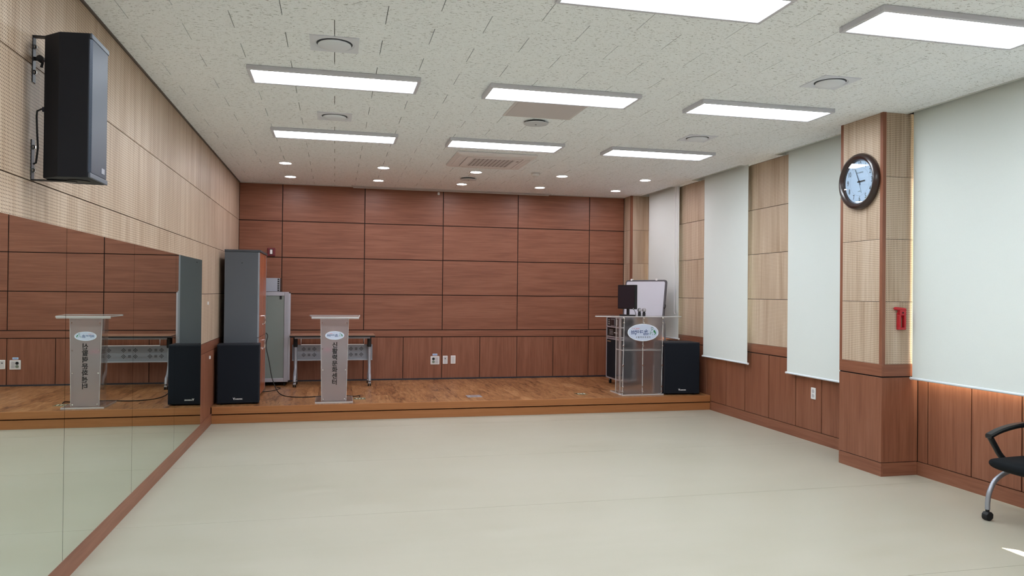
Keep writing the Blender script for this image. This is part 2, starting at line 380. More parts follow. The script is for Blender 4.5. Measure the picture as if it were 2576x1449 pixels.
# ---- stage
st = struct('floor_stage', B().box(XL, XR, YS+.03, D, 0, ZS-.006), DARK)
random.seed(3); pw = .15; k = 0; x = XL
while x < XR-.005:
    x1 = min(x+pw, XR); y = YS+.004; L_ = random.uniform(.3, 1.2)
    while y < D-.001:
        y1 = min(y+L_, D); 
        if D-y1 < .08: y1 = D
        piece('plank', PLANK, st, x+.0004, x1-.0004, y+.0004, y1-.0004, ZS-.006, ZS); y = y1; L_ = 1.2
    x = x1
piece('fascia', FASC, st, XL+.012, XR-.004, YS-.012, YS+.03, .112, ZS-.0005, .003)
piece('fascia', FASC, st, XL+.012, XR-.004, YS, YS+.03, 0, .100, .001)
struct('baseboard_back', B().box(XL, 4.708, D-.010, D+.01, ZS, ZS+.022), mat('black_base_strip', (34, 34, 44), .5))

# ================================================================== MIRRORS on the left wall
ym = [1.62, 3.02, 4.42, 5.80, 7.235, 8.59]
ml = ['frameless wall mirror pane nearest the viewer', 'frameless mirror pane at the left picture edge, below the wall speaker', 'frameless mirror pane second from the left picture edge, reflecting the clear lectern',
      'frameless mirror pane reflecting the folding table, second from the stage', 'frameless mirror pane closest to the stage, reflecting the grey cabinet and subwoofer']
for i in range(5):
    o = piece('wall_mirror', MIRROR, None, XL+.001, XL+.010, ym[i]+.0022, ym[i+1]-.0022, .1185, 1.889)
    tag(o, ml[i], 'mirror', 'mirror panes along the left wall')

# ================================================================== CEILING FIXTURES
LEDW = mat('led_diffuser', (255, 255, 255), .5, emit=(.865, .935, 1, 1), es=LIGHT_PANEL)
FRM = mat('light_frame_silver', (205, 205, 214), .45)
def panel_light():
    t_ = thing('ceiling_light', '', 'ceiling light')
    hx, hy, h = .625, .19, .034; w = .028
    b = B().box(-hx, hx, -hy, -hy+w, -h, 0).box(-hx, hx, hy-w, hy, -h, 0).box(-hx, -hx+w, -hy+w, hy-w, -h, 0).box(hx-w, hx, -hy+w, hy-w, -h, 0)
    b.build('frame', FRM, t_, bevel=.004)
    B().box(-hx+w, hx-w, -hy+w, hy-w, -h+.008, -h+.012).build('diffuser', LEDW, t_)
    B().box(-hx+w, hx-w, -hy+w, hy-w, -.012, 0).build('back_plate', STEEL, t_)
    return t_
proto = None
rows = [(-2.49, 'unseen row added behind the viewer'), (-.42, 'unseen row added just behind the viewer'), (1.65, 'unseen row added above the viewer'), (3.73, 'nearest row'), (5.82, 'middle row'), (7.90, 'row next to the stage')]  # rows behind and above the viewer are unseen, added for illumination
cols = [(-.01, 'closest to the mirror wall'), (1.775, 'in the centre'), (3.56, 'closest to the windows')]
for y, rn in rows:
    for x, cn in cols:
        o = panel_light() if proto is None else copy_tree(proto)
        if proto is None: proto = o
        o.location = (x, y, H); tag(o, 'silver-framed LED panel lamp, %s, %s' % (rn, cn), 'ceiling light', 'LED panel lamps on the ceiling')
# downlights over the stage
LEDD = mat('downlight_diffuser', (255, 255, 255), .5, emit=(1, .93, .98, 1), es=LIGHT_DOWN)
proto = None; od = ['first', 'second', 'third', 'fourth', 'fifth']
for j, (y, rn) in enumerate(((9.82, 'front row'), (10.97, 'row nearest the back wall'))):
    for i, x in enumerate((-.625, .595, 1.815, 3.015, 4.24)):
        if proto is None:
            o = thing('downlight', '', 'downlight'); proto = o
            B().lathe([(.084, 0), (.086, -.006), (.078, -.012), (.070, -.010), (.069, 0)], 32, None, False).build('ring', WHITE, o, smooth=True)
            B().lathe([(.071, -.003), (.068, -.009), (.02, -.0105)], 32).build('diffuser', LEDD, o, smooth=True)
        else: o = copy_tree(proto)
        o.location = (x, y, H); tag(o, 'round recessed downlight over the stage, %s, %s from the mirror wall' % (rn, od[i]), 'downlight', 'downlights over the stage')
# square air diffusers
proto = None
for x, y, lb in ((-.02, 5.02, 'square plate air diffuser with round disc, the larger one above the mirror side'), (-.02, 7.10, 'square plate air diffuser between the two lamp rows on the mirror side'),
                 (3.625, 4.94, 'square plate air diffuser near the big window blind, nearest on that side'), (3.62, 7.06, 'square plate air diffuser between lamp rows on the window side')):
    if proto is None:
        o = thing('air_diffuser', '', 'air diffuser'); proto = o
        b = B(); n = 40; R = .128; a_ = .155
        ci = [(R*math.cos(2*pi*k/n), R*math.sin(2*pi*k/n)) for k in range(n)]
        sq = []
        for cx, cy in ci:
            s_ = a_/max(abs(cx), abs(cy))*1.0; sq.append((cx*s_, cy*s_))
        b.loft([[(x_, y_, 0) for x_, y_ in sq], [(x_, y_, -.006) for x_, y_ in sq], [(x_*1.02, y_*1.02, -.007) for x_, y_ in ci], [(x_*.97, y_*.97, -.002) for x_, y_ in ci], [(x_*.9, y_*.9, -.0005) for x_, y_ in ci]], False)
        b.build('plate', mat('diffuser_plate', (222, 226, 236), .5), o)
        B().lathe([(.113, -.0006), (.116, -.0008)], 40).build('throat', mat('diffuser_throat', (70, 74, 82), .7), o)
        B().lathe([(.104, -.004), (.107, -.010), (.098, -.018), (.05, -.024), (.01, -.0245)], 40).build('disc', mat('diffuser_disc', (228, 233, 242), .45), o, smooth=True)
    else: o = copy_tree(proto)
    o.location = (x, y, H); tag(o, lb, 'air diffuser', 'square ceiling air diffusers')
# access hatch
o = thing('access_hatch', 'flat grey access hatch in the ceiling beside the centre lamp', 'hatch', (1.785, 6.34, H))
B().box(-.32, .32, -.30, .30, -.004, 0).build('hatch_frame', mat('hatch_frame', (216, 212, 213), .5), o, bevel=.001)
B().box(-.295, .295, -.275, .275, -.0065, -.0045).build('hatch_door', mat('hatch_door', (206, 201, 203), .45), o, bevel=.001)
# ceiling speakers
proto = None
for x, y, lb in ((1.825, 6.80, 'round grey ceiling speaker beside the access hatch'), (1.82, 10.42, 'round grey ceiling speaker between the stage downlights')):
    if proto is None:
        o = thing('ceiling_speaker', '', 'speaker'); proto = o
        B().lathe([(.09, 0), (.09, -.016)], 36).build('neck', mat('speaker_neck', (60, 62, 66), .7), o)
        B().lathe([(.108, -.015), (.117, -.018), (.112, -.024), (.04, -.0275), (.005, -.028)], 40).build('grille', mat('speaker_grille_grey', (205, 209, 215), .5), o, smooth=True)
        B().lathe([(.008, -.0275), (.007, -.030)], 16).build('screw', BLACK, o)
    else: o = copy_tree(proto)
    o.location = (x, y, H); tag(o, lb, 'speaker', 'round ceiling speakers')
# smoke detector
o = thing('smoke_detector', 'small white smoke detector dome above the stage front', 'detector', (2.605, 9.69, H))
B().lathe([(.058, 0), (.06, -.014), (.056, -.02)], 28).build('base', GREYP, o, smooth=True)
B().lathe([(.05, -.02), (.046, -.04), (.03, -.052), (.005, -.055)], 28).build('dome', WHITE, o, smooth=True)
# cassette air conditioner
o = thing('air_conditioner', 'square beige ceiling cassette air conditioner with louvred grille', 'air conditioner', (1.82, 8.90, H-.003))
ACM = mat('air_conditioner_plastic', (228, 223, 225), .45); ACG = mat('air_conditioner_gap', (60, 45, 45), .8)
def rr(hx, hy, r, n=5):
    pts = []
    for cx, cy, a0 in ((hx-r, hy-r, 0), (-hx+r, hy-r, 90), (-hx+r, -hy+r, 180), (hx-r, -hy+r, 270)):
        for k in range(n+1):
            a = math.radians(a0+90*k/n); pts.append((cx+r*math.cos(a), cy+r*math.sin(a)))
    return pts
ring = lambda hx, hy, r, z: [(x_, y_, z) for x_, y_ in rr(hx, hy, r)]
B().loft([ring(.475, .475, .03, 0), ring(.475, .475, .03, -.012), ring(.455, .455, .03, -.026), ring(.34, .34, .035, -.034), ring(.337, .337, .035, -.020)], False).build('panel', ACM, o, smooth=True)
B().box(-.338, .338, -.338, .338, -.016, -.012).build('recess', ACG, o)
B().prism(rr(.329, .329, .03), -.036, -.02).build('intake_cover', ACM, o, bevel=.003)
gr = B()
for k in range(16):
    y_ = -.235+.47*k/15; gr.box(-.25, .25, y_-.007, y_+.007, -.0365, -.0358)
gr.build('intake_slots', mat('air_conditioner_slots', (170, 163, 165), .7), o)
for k in range(10):
    x_ = -.225+.05*k; B().box(x_-.0028, x_+.0028, -.25, .25, -.0385, -.036).build('grille_bar', mat('grille_bar_grey', (120, 108, 108), .6), o)
for sx, sy, w_, d_ in ((0, .405, .28, .03), (0, -.405, .28, .03), (.405, 0, .03, .28), (-.405, 0, .03, .28)):
    B().box(sx-w_, sx+w_, sy-d_, sy+d_, -.034, -.026).build('vane', ACM, o, bevel=.004)
B().box(.285, .31, -.2, -.14, -.037, -.0355).build('badge', mat('badge_grey', (150, 130, 130), .5), o)
# projection screen slot
o = thing('projection_screen', 'retracted projection screen slot along ceiling at back wall', 'projection screen', (1.815, 11.70, H))
SC = mat('screen_case', (196, 188, 186), .45)
B().box(-1.585, 1.585, -.055, .058, -.012, 0).build('case', SC, o, bevel=.002)
B().box(-1.56, 1.56, .01, .034, -.0128, -.0122).build('slot', ACG, o); B().box(-1.56, 1.56, .004, .03, -.028, -.0128).build('bottom_bar', SC, o, bevel=.003)

# ================================================================== ROLLER BLINDS
M, t = newmat('blind_fabric', .85, .15); n1 = t.noise(t.pos((500, 500, 500)), 1., 2)
t.l(t.ramp(n1, [(.3, (216, 223, 221)), (.7, (223, 229, 227))]), t.b.inputs['Base Color']); BLIND = M
BAR = mat('blind_bar', (222, 230, 238), .4)
def blind(lb, y0, y1, zb, xb=4.95, curl=0., cord=None, ends=(1, 1)):
    o = thing('roller_blind', lb, 'roller blind', (xb, (y0+y1)/2, zb), 0, 'roller blinds on the window wall'); w = (y1-y0)/2; h = H+.15-zb
    n = 14; rings = []
    for k in range(n+1):
        z = h*k/n; q = z/h
        wob = curl*math.sin(q*pi)
        rings.append([(-.0008+wob*.3, -w+wob, z), (.0008+wob*.3, -w+wob, z), (.0008-wob*.2, w-wob, z), (-.0008-wob*.2, w-wob, z)])
    B().loft(rings).build('fabric', BLIND, o)
    B().tube([(0, -w-.012*ends[0], -.008), (0, w+.012*ends[1], -.008)], .011, 12).build('bottom_bar', BAR, o, smooth=True)
    for s_ in [q_ for q_, e_ in zip((-1, 1), ends) if e_]: B().tube([(0, s_*(w+.006), -.008), (0, s_*(w+.020), -.008)], .0135, 12).build('end_cap', WHITE, o, smooth=True)
    B().tube([(.012, -w+.002, h+.012), (.012, w-.002, h+.012)], .022, 14).build('roller_tube', ALU, o, smooth=True)
    if cord is not None:
        pts = [(-.03, cord-.045, h), (-.03, cord-.045, .40)]+[(-.03, cord-.045*math.cos(pi*k/8), .40-.045*math.sin(pi*k/8)) for k in range(1, 8)]+[(-.03, cord+.045, .40), (-.03, cord+.045, h)]
        B().tube(pts, .004, 6).build('cord', WHITE, o, smooth=True)
    return o
blind('unseen added roller blind, hung higher than its neighbour to let a sun strip through', .95, 3.0995, .985, xb=4.942, ends=(1, 0))  # added out of view; its raised bottom edge shapes the floor sun strip
bl = blind('widest pale grey roller blind, beside the clock pillar at the right edge', 3.10, 5.585, .862, xb=4.942, ends=(0, 1))
B().tube([(-.012, -.98, -.008), (-.016, -.98, -.008)], .012, 14).build('red_tag', mat('red_tag', (200, 60, 60), .5), bl)
blind('pale roller blind between the clock pillar and the first wooden pier', 6.56, 7.465, .715, curl=.005)
blind('pale roller blind between the two wooden piers of the window wall', 8.30, 9.43, .737, curl=.007)
blind('pale roller blind behind the whiteboard in the stage corner', 10.20, 11.30, .925, curl=.003, cord=-.51)

# ================================================================== WALL THINGS
# clock on the pillar
o = thing('wall_clock', 'large round wall clock with dark brown frame and arabic numerals', 'clock', (4.6475, 5.89, 2.613))
CM = flatM((0, 0, 0), (0, -1, 0), (0, 0, 1))      # local x -> right on the dial, z -> out of the wall (-X)
FR = mat('clock_frame_brown', (44, 28, 26), .28, spec=.5, coat=.3); DIAL = mat('clock_dial', (196, 214, 240), .6); INK = mat('clock_ink', (54, 62, 74), .6)
B().lathe([(.19, 0), (.25, 0), (.257, .012), (.255, .03), (.243, .048), (.225, .055), (.208, .048), (.198, .034), (.194, .012)], 64, CM, False).build('frame', FR, o, smooth=True)
B().lathe([(.198, .004), (.198, .012)], 56, CM).build('dial', DIAL, o)
B().lathe([(.126, .0122), (.1275, .0126), (.129, .0122)], 56, CM, False).build('dial_ring', mat('dial_ring', (165, 180, 205), .6), o)
for k in range(1, 13):
    a = pi/2-2*pi*k/12; text('numeral', str(k), .056, INK, o, CM @ Matrix.Translation((.158*math.cos(a), .158*math.sin(a), .0125)) @ Matrix.Diagonal((.8, 1.15, 1, 1)), .0004, .0003)
text('lettering', 'ACADEMIA', .017, INK, o, CM @ Matrix.Translation((.005, .082, .0125)), .0003)
B().box(-.022, .022, -.090, -.087, .0122, .0128, CM).box(-.003, .003, -.085, -.081, .0122, .0128, CM).build('quartz_mark', INK, o)
def hand(name, ang, L_, tail, w0, w1, z, m_):
    R_ = CM @ Matrix.Rotation(ang, 4, 'Z'); B().prism([(-w0, -tail), (w0, -tail), (w1, L_), (-w1, L_)], z, z+.002, R_).build(name, m_, o)
hand('minute_hand', 2*pi*4/60, .125, .035, .005, .003, .018, mat('minute_hand_grey', (95, 105, 125), .4)); hand('hour_hand', -2*pi*(2+56/60)/12, .072, .025, .006, .005, .0155, mat('hand_black', (16, 18, 26), .4))
hand('second_hand', -2*pi*27/60, .115, .0, .0008, .0006, .021, mat('second_hand', (120, 130, 150), .4))
B().lathe([(.009, .015), (.009, .024)], 20, CM).build('hub', BLACK, o)
B().lathe([(.199, .031), (.199, .033)], 56, CM).build('glass', GLASS, o)
# emergency hammer
RED_ = mat('hammer_red', (176, 20, 34), .35, coat=.2)
o = thing('emergency_hammer', 'red emergency hammer in its holder on the clock pillar', 'hammer', (4.835, 5.608, 1.28))
B().box(-.042, -.016, -.032, 0, .02, .13).box(.014, .036, -.032, 0, .02, .13).box(-.042, .036, -.032, 0, 0, .022).box(-.042, .036, -.012, 0, .11, .15).build('handle', RED_, o, bevel=.005)
B().box(-.034, .034, -.036, 0, .125, .172).build('holder', RED_, o, bevel=.006)
B().tube([(-.085, -.022, .187), (-.075, -.022, .187), (-.045, -.022, .184), (.03, -.022, .176)], [.006, .013, .015, .016], 14).build('hammer_head', RED_, o, smooth=True)
B().lathe([(.008, 0), (.008, .003)], 14, flatM((-.005, -.0375, .15), (1, 0, 0), (0, 0, 1))).build('bolt', mat('bolt_dark', (50, 10, 14), .5), o)
# sockets
o = thing('wall_socket', 'white four-hole socket plate on the back wall, label above it', 'socket', (1.55, D, .497))
B().box(-.07, .07, -.009, 0, -.065, .065).build('plate', WHITE, o, bevel=.004)
B().box(-.056, .056, -.0105, -.008, -.052, .052).build('insert', GREYP, o, bevel=.001)
for sx in (-1, 1):
    for sz in (-1, 1):
        m_ = {(-1, 1): BLACK, (-1, -1): mat('socket_green', (118, 128, 112), .5)}.get((sx, sz), mat('socket_grey', (182, 180, 184), .5))
        B().lathe([(.021, 0), (.021, .0025), (.017, .003)], 20, flatM((sx*.025, -.0105, sz*.023), (1, 0, 0), (0, 0, 1))).build('outlet', m_, o)
o = piece('socket_label', mat('label_blue_white', (176, 202, 232), .5), None, 1.512, 1.586, D-.0015, D+.0002, .572, .601); tag(o, 'small blue and white label strip above the four-hole socket', 'label')
B().box(-.028, .028, -.0011, -.0009, -.003, .003).build('print_line', mat('label_print', (60, 100, 160), .5), o)
for x_, z_, lb, knob in ((1.712, .503, 'white aerial wall plate with one round dark hole', 1), (1.838, .505, 'blank white wall plate right of the aerial plate', 0)):
    o = thing('wall_plate', lb, 'wall plate', (x_, D, z_), 0, 'narrow white wall plates on the back wall')
    B().box(-.0385, .0385, -.009, 0, -.064, .064).build('plate', WHITE, o, bevel=.004); B().box(-.026, .026, -.0105, -.008, -.052, .052).build('insert', GREYP, o, bevel=.001)
    if knob: B().lathe([(.010, 0), (.008, .004)], 18, flatM((0, -.0105, .02), (1, 0, 0), (0, 0, 1))).build('jack', mat('jack_dark', (90, 90, 98), .5), o)
o = thing('wall_socket', 'white double socket on the panelled window wall under a blind', 'socket', (XR, 7.075, .523))
B().box(-.009, 0, -.04, .04, -.062, .062).build('plate', WHITE, o, bevel=.004)
for sz in (-.024, .024): B().lathe([(.021, 0), (.021, .002), (.017, .0025)], 20, flatM((-.009, 0, sz), (0, -1, 0), (0, 0, 1))).build('outlet', mat('socket_grey', (182, 180, 184), .5), o)
o = thing('fire_call_point', 'dark red square call point with white centre on back wall', 'call point', (-.935, D, 2.15))
B().box(-.057, .057, -.028, 0, -.062, .062).build('body', mat('call_point_red', (104, 22, 34), .45), o, bevel=.01)
B().box(-.026, .026, -.034, -.028, -.04, .046).build('bezel', mat('call_point_dark', (60, 16, 22), .45), o, bevel=.003); B().box(-.017, .017, -.038, -.034, -.03, .034).build('button', WHITE, o, bevel=.003)
o = thing('door_sensor', 'tiny white sensor box high on the back wall', 'sensor', (1.58, D, 3.13))
B().box(-.016, .016, -.014, 0, -.02, .02).build('case', WHITE, o, bevel=.003); B().box(-.006, .006, -.016, -.014, -.01, .006).build('window', GREYP, o)
for y_, z_, lb in ((9.04, 1.42, 'tiny white clip on perforated wall beside the mirror end'), (9.22, .79, 'tiny white clip on the wainscot beside the left subwoofer')):
    o = piece('wall_clip', WHITE, None, XL-.001, XL+.012, y_-.012, y_+.012, z_-.018, z_+.018, .002); tag(o, lb, 'clip', 'white wall clips')
o = thing('junction_box', 'small grey junction box low on the wall between lectern and subwoofer', 'junction box', (XR, 10.875, ZS))
B().box(-.045, 0, -.06, .06, .0, .062).build('case', GREYP, o, bevel=.004); B().box(-.048, -.045, -.045, .045, .012, .05).build('lid', mat('lid_grey', (172, 168, 168), .5), o)

# wall speaker with bracket
o = thing('wall_speaker', 'tall black loudspeaker on a bracket high on perforated wall', 'speaker', (XL, 3.965, 2.08))
hull = [(.062, -.045), (.148, -.122), (.279, -.136), (.279, .136), (.148, .122), (.062, .045)]
B().prism(hull, .004, .676).build('cabinet', BLACKF, o, bevel=.004)
for z_ in (.004, .652): B().box(.279, .290, -.136, .136, z_, z_+.024).build('end_trim', mat('trim_grey', (74, 82, 94), .4), o, bevel=.003)
M, t = newmat('speaker_mesh', .45, .4); M.node_tree.nodes['Principled BSDF'].inputs['Metallic'].default_value = .25
sp = t.n('ShaderNodeSeparateXYZ'); t.l(t.pos(), sp.inputs[0])
def frs(v, k, o_=0): return t.math('SUBTRACT', t.math('FRACT', t.math('ADD', t.math('MULTIPLY', v, k), o_)), .5)
zr = t.math('MULTIPLY', sp.outputs[2], 1/.006); par = t.math('MULTIPLY', t.math('FLOOR', zr), .5)
a_ = t.math('SUBTRACT', t.math('FRACT', t.math('ADD', t.math('MULTIPLY', t.math('ADD', sp.outputs[1], sp.outputs[0]), 1/.006), par)), .5); b_ = t.math('SUBTRACT', t.math('FRACT', zr), .5)
hr = t.math('SQRT', t.math('ADD', t.math('MULTIPLY', a_, a_), t.math('MULTIPLY', b_, b_)))
t.l(t.mix(t.math('LESS_THAN', hr, .33), lin((56, 66, 82)), lin((7, 8, 11))), t.b.inputs['Base Color'])
B().loft([[(.279, -.128, z), (.2885, -.118, z), (.2885, .118, z), (.279, .128, z)] for z in (.030, .650)]).build('grille', M, o)
B().box(.2885, .2900, .035, .085, .048, .075).build('badge', mat('badge_silver', (150, 156, 166), .35, .6), o)
B().lathe([(.05, 0), (.05, -.004), (.04, -.004)], 24, Matrix.Translation((.20, 0, .004))).build('mount_plate', BLACK, o)
BR = mat('bracket_steel', (52, 54, 58), .4, .7)
br = B().box(0, .004, -.018, .018, .0, .19).box(0, .004, -.018, .018, .46, .68).box(0, .19, -.018, .018, .676, .682).box(0, .19, -.018, .018, -.004, .002).build('bracket', BR, o, bevel=.001)
for z_ in (.045, .155, .51, .63): B().lathe([(.011, 0), (.011, .006), (.007, .010)], 14, flatM((.004, 0, z_), (0, 1, 0), (0, 0, 1))).build('bolt', CHROME, br, smooth=True)
B().tube([(.03, -.012, .575), (.03, .012, .575)], .016, 14).tube([(.004, 0, .575), (.035, 0, .575)], .009, 12).tube([(.02, 0, .575), (.045, -.02, .55), (.04, -.02, .53)], .006, 8).build('knob', BR, br, smooth=True)
B().tube([(.062, 0, .335), (.04, -.005, .337), (.022, -.01, .325), (.02, -.01, .30), (.024, -.012, .22), (.028, -.012, .15), (.02, -.01, .08), (.008, -.004, .075)], .0045, 8).build('cable', RUB, o, smooth=True)
B().tube([(.066, 0, .335), (.042, -.003, .336)], .012, 12).build('plug', mat('plug_blue_black', (20, 26, 52), .5), o, smooth=True)

# ================================================================== STAGE LEFT
def subwoofer(lb, x, y, rz, w, h, d):
    o = thing('subwoofer', lb, 'speaker', (x, y, ZS), rz, 'subwoofers on the stage')
    B().box(-w/2, w/2, .012, d, .012, h).build('cabinet', BLACKF, o, bevel=.006)
    B().box(-w/2+.010, w/2-.010, -.004, .014, .020, h-.012).build('grille', CLOTHB, o, bevel=.006)
    q = text('logo', 'V', .036, WHITE, o, face_front(-.045, -.0045, .070), .0006, .0012); text('logo', 'ANSONIC', .019, WHITE, o, face_front(.010, -.0045, .066), .0006, .0008, 1.0)
    for sx in (-1, 1):
        for yy in (.06, d-.06): B().lathe([(.018, 0), (.02, .012)], 16, Matrix.Translation((sx*(w/2-.06), yy, 0))).build('foot', RUB, o)
    return o
subwoofer('black floor subwoofer in front of the grey cabinet on the stage', -1.118, 9.505, math.radians(3.5), .485, .722, .285)
subwoofer('black floor subwoofer at the right stage corner beside the lectern', 4.652, 9.455, math.radians(-6), .505, .716, .44)

# grey cabinet with wooden doors
GCAB = mat('cabinet_grey', (92, 96, 103), .6, spec=.3); GTOP = mat('cabinet_top_dark', (62, 68, 76), .5); CDW = wood('cabinet_door_cherry', 'z', (150, 82, 52), (162, 92, 60), (170, 100, 68), .3, .5)
GEDGE = mat('cabinet_edge_grey', (140, 144, 154), .45)
o = thing('storage_cabinet', 'tall grey storage cabinet with cherry doors in the stage corner', 'cabinet', (-1.333, 9.845, ZS))
cw, cdp, chh = .96, .392, 1.853   # along y, along x, height
B().box(0, cdp, 0, cw, .03, chh).build('body', GCAB, o, bevel=.002); B().box(.02, cdp-.02, .02, cw-.02, 0, .03).build('plinth', BLACK, o)
B().box(-.002, cdp+.032, -.012, cw+.012, chh, chh+.026).build('top', GTOP, o, bevel=.004)
B().lathe([(.006, 0), (.006, .002)], 12, face_front(cdp*.52, -.0005, chh-.14)).build('screw_hole', BLACK, o)
for k in range(2):
    ya, yb = (.002, cw/2-.012) if k == 0 else (cw/2+.012, cw-.002)
    for z0, z1, hz in ((.785, chh-.004, .99), (.035, .777, .67)):
        dr = B().box(cdp+.001, cdp+.020, ya+(.03 if k == 0 else 0), yb-(0 if k == 0 else .03), z0, z1).build('door', CDW, o, bevel=.002)
        B().box(cdp+.001, cdp+.021, *((ya, ya+.028) if k == 0 else (yb-.028, yb)), z0, z1).build('door_edge', GEDGE, dr, bevel=.001)
        yh = yb-.05 if k == 0 else ya+.05
        B().tube([(cdp+.02, yh, hz-.05), (cdp+.048, yh, hz-.05), (cdp+.054, yh, hz-.03), (cdp+.054, yh, hz+.03), (cdp+.048, yh, hz+.05), (cdp+.02, yh, hz+.05)], .005, 8).build('handle', CHROME, dr, smooth=True)
B().box(cdp+.001, cdp+.016, cw/2-.010, cw/2+.010, .035, chh-.004).build('centre_stile', GEDGE, o)
for zz in (.93, .60): B().lathe([(.009, 0), (.008, .006)], 14, flatM((cdp+.021, cw/2+.03, zz), (0, 1, 0), (0, 0, 1))).build('lock', CHROME, o)

# aluminium rack
RALU = mat('rack_aluminium', (186, 186, 196), .35, .5); RGRN = mat('rack_side_panel', (128, 136, 132), .45)
o = thing('rack_cabinet', 'silver framed equipment rack with grey-green panel behind the cabinet', 'rack', (-1.15, 11.24, ZS))
rw, rd, rh = .505, .48, 1.355
for sx in (0, rw-.062): 
    b = B().box(sx, sx+.062, 0, .05, .06, rh); 
    p_ = b.build('post', RALU, o, bevel=.004)
    for k in range(5): B().box(sx+.008+.011*k, sx+.012+.011*k, -.0015, .002, .07, rh-.01).build('rib', mat('rack_rib', (150, 150, 160), .4, .5), p_)
for z_ in (rh-.055, .06): B().box(.062, rw-.062, .004, .03, z_, z_+.055).build('rail', RALU, o, bevel=.003)
B().box(.058, rw-.058, .012, .02, .105, rh-.05).build('side_panel', RGRN, o); B().box(rw-.125, rw-.097, .004, .013, rh-.105, rh-.058).build('latch', BLACK, o, bevel=.002)
B().box(0, rw, .05, rd, .06, rh).build('body', mat('rack_body_dark', (40, 38, 42), .5), o)
B().box(rw, rw+.022, .035, .05, .08, rh-.02).box(rw, rw+.022, .09, .10, .08, rh-.02).build('edge_strip', RALU, o, bevel=.002)
for sx in (.05, rw-.05):
    for sy in (.06, rd-.06):
        q = B().tube([(sx, sy, .05), (sx, sy, .062)], .015, 10).build('caster', RUB, o); B().tube([(sx-.012, sy, .028), (sx+.012, sy, .028)], .028, 16).build('wheel', RUB, q)
o = thing('amplifier', 'small silver amplifier box with dark side vents on the rack', 'amplifier', (-.925, 11.31, ZS+rh))
B().box(-.16, .115, 0, .3, .004, .20).build('body', mat('amp_silver', (168, 172, 184), .4, .3), o, bevel=.003)
B().box(.115, .152, .004, .3, .004, .20).build('vent_side', mat('amp_vent_frame', (150, 150, 156), .4, .4), o, bevel=.002)
for k in range(6): B().box(.118, .140, .0025, .0045, .016+.031*k, .034+.031*k).build('vent', BLACK, o)
B().box(.152, .164, .02, .3, .004, .20).build('rear_case', mat('amp_brown', (58, 34, 28), .5), o)
for sx in (-.14, .13): B().box(sx, sx+.02, .05, .25, 0, .004).build('foot', RUB, o)

# folding table
TSIL = mat('table_silver', (168, 172, 182), .4, .3); TGREY = mat('modesty_panel_grey', (142, 146, 156), .45, .2)
o = thing('folding_table', 'silver legged folding table with perforated modesty panel by the wall', 'table', (-.02, 11.27, ZS))
B().box(-.595, .595, -.25, .25, .723, .745).build('table_top', wood('table_top_wood', 'x', (142, 104, 84), (152, 113, 92), (160, 121, 100)), o, bevel=.002)
B().box(-.596, .596, -.253, -.249, .715, .735).build('edge_band', BLACK, o)
for y_ in (-.20, .175): B().box(-.53, .53, y_, y_+.025, .690, .715).build('rail', TSIL, o, bevel=.003)
B().tube([(-.44, -.19, .70), (-.44, -.19, .605), (.44, -.19, .605), (.44, -.19, .70)], .007, 8).build('basket_bar', mat('basket_white', (212, 212, 216), .4, .2), o, smooth=True)
mp_ = B().box(-.575, .575, .055, .067, .360, .590).build('modesty_panel', TGREY, o, bevel=.003)
B().box(-.575, .575, .040, .056, .355, .372).build('panel_lip', TSIL, mp_, bevel=.002)
for gx in (-.337, 0, .337):
    b = B()
    for zz in (.525, .440):
        for dx in (-.075, .075):
            for i in range(3):
                for j in range(3):
                    R_ = Matrix.Translation((gx+dx+(i-j)*.0115, .0545, zz+(i+j-2)*.0115)) @ Matrix.Rotation(pi/4, 4, 'Y'); b.box(-.0052, .0052, -.0005, .0005, -.0052, .0052, R_)
        for dz in (-.012, 0, .012): b.box(gx-.018, gx+.018, .054, .055, zz+dz-.003, zz+dz+.003)
    b.build('perforation', mat('perforation_dark', (30, 28, 32), .8), mp_)
for sx in (-.525, .525):
    l_ = B().box(sx-.012, sx+.012, -.03, .03, .46, .69).build('hinge_block', BLACK, o, bevel=.006); B().box(sx-.028, sx+.028, -.06, .06, .56, .70).build('hinge_cover', BLACK, l_, bevel=.012)
    B().tube([(sx, -.02, .56), (sx, -.02, .33), (sx+.004, -.035, .25), (sx, -.10, .19), (sx, -.185, .15), (sx, -.20, .10), (sx, -.20, .075)], .0215, 12).build('leg', TSIL, o, smooth=True)
    B().tube([(sx+.006, .0, .56), (sx+.006, .02, .30), (sx+.004, .10, .18), (sx+.002, .19, .14), (sx, .20, .075)], .02, 12).build('leg', TSIL, o, smooth=True)
    for sy in (-.20, .20):
        q = B().tube([(sx, sy, .05), (sx, sy, .085)], .014, 12).build('caster', BLACK, o, smooth=True)
        B().box(sx-.02, sx+.02, sy-.02, sy+.03, .035, .062).build('caster_hood', SILVER, q, bevel=.006)
        for dx in (-.014, .014): B().tube([(sx+dx-.008, sy+.008, .026), (sx+dx+.008, sy+.008, .026)], .026, 16).build('wheel', RUB, q)

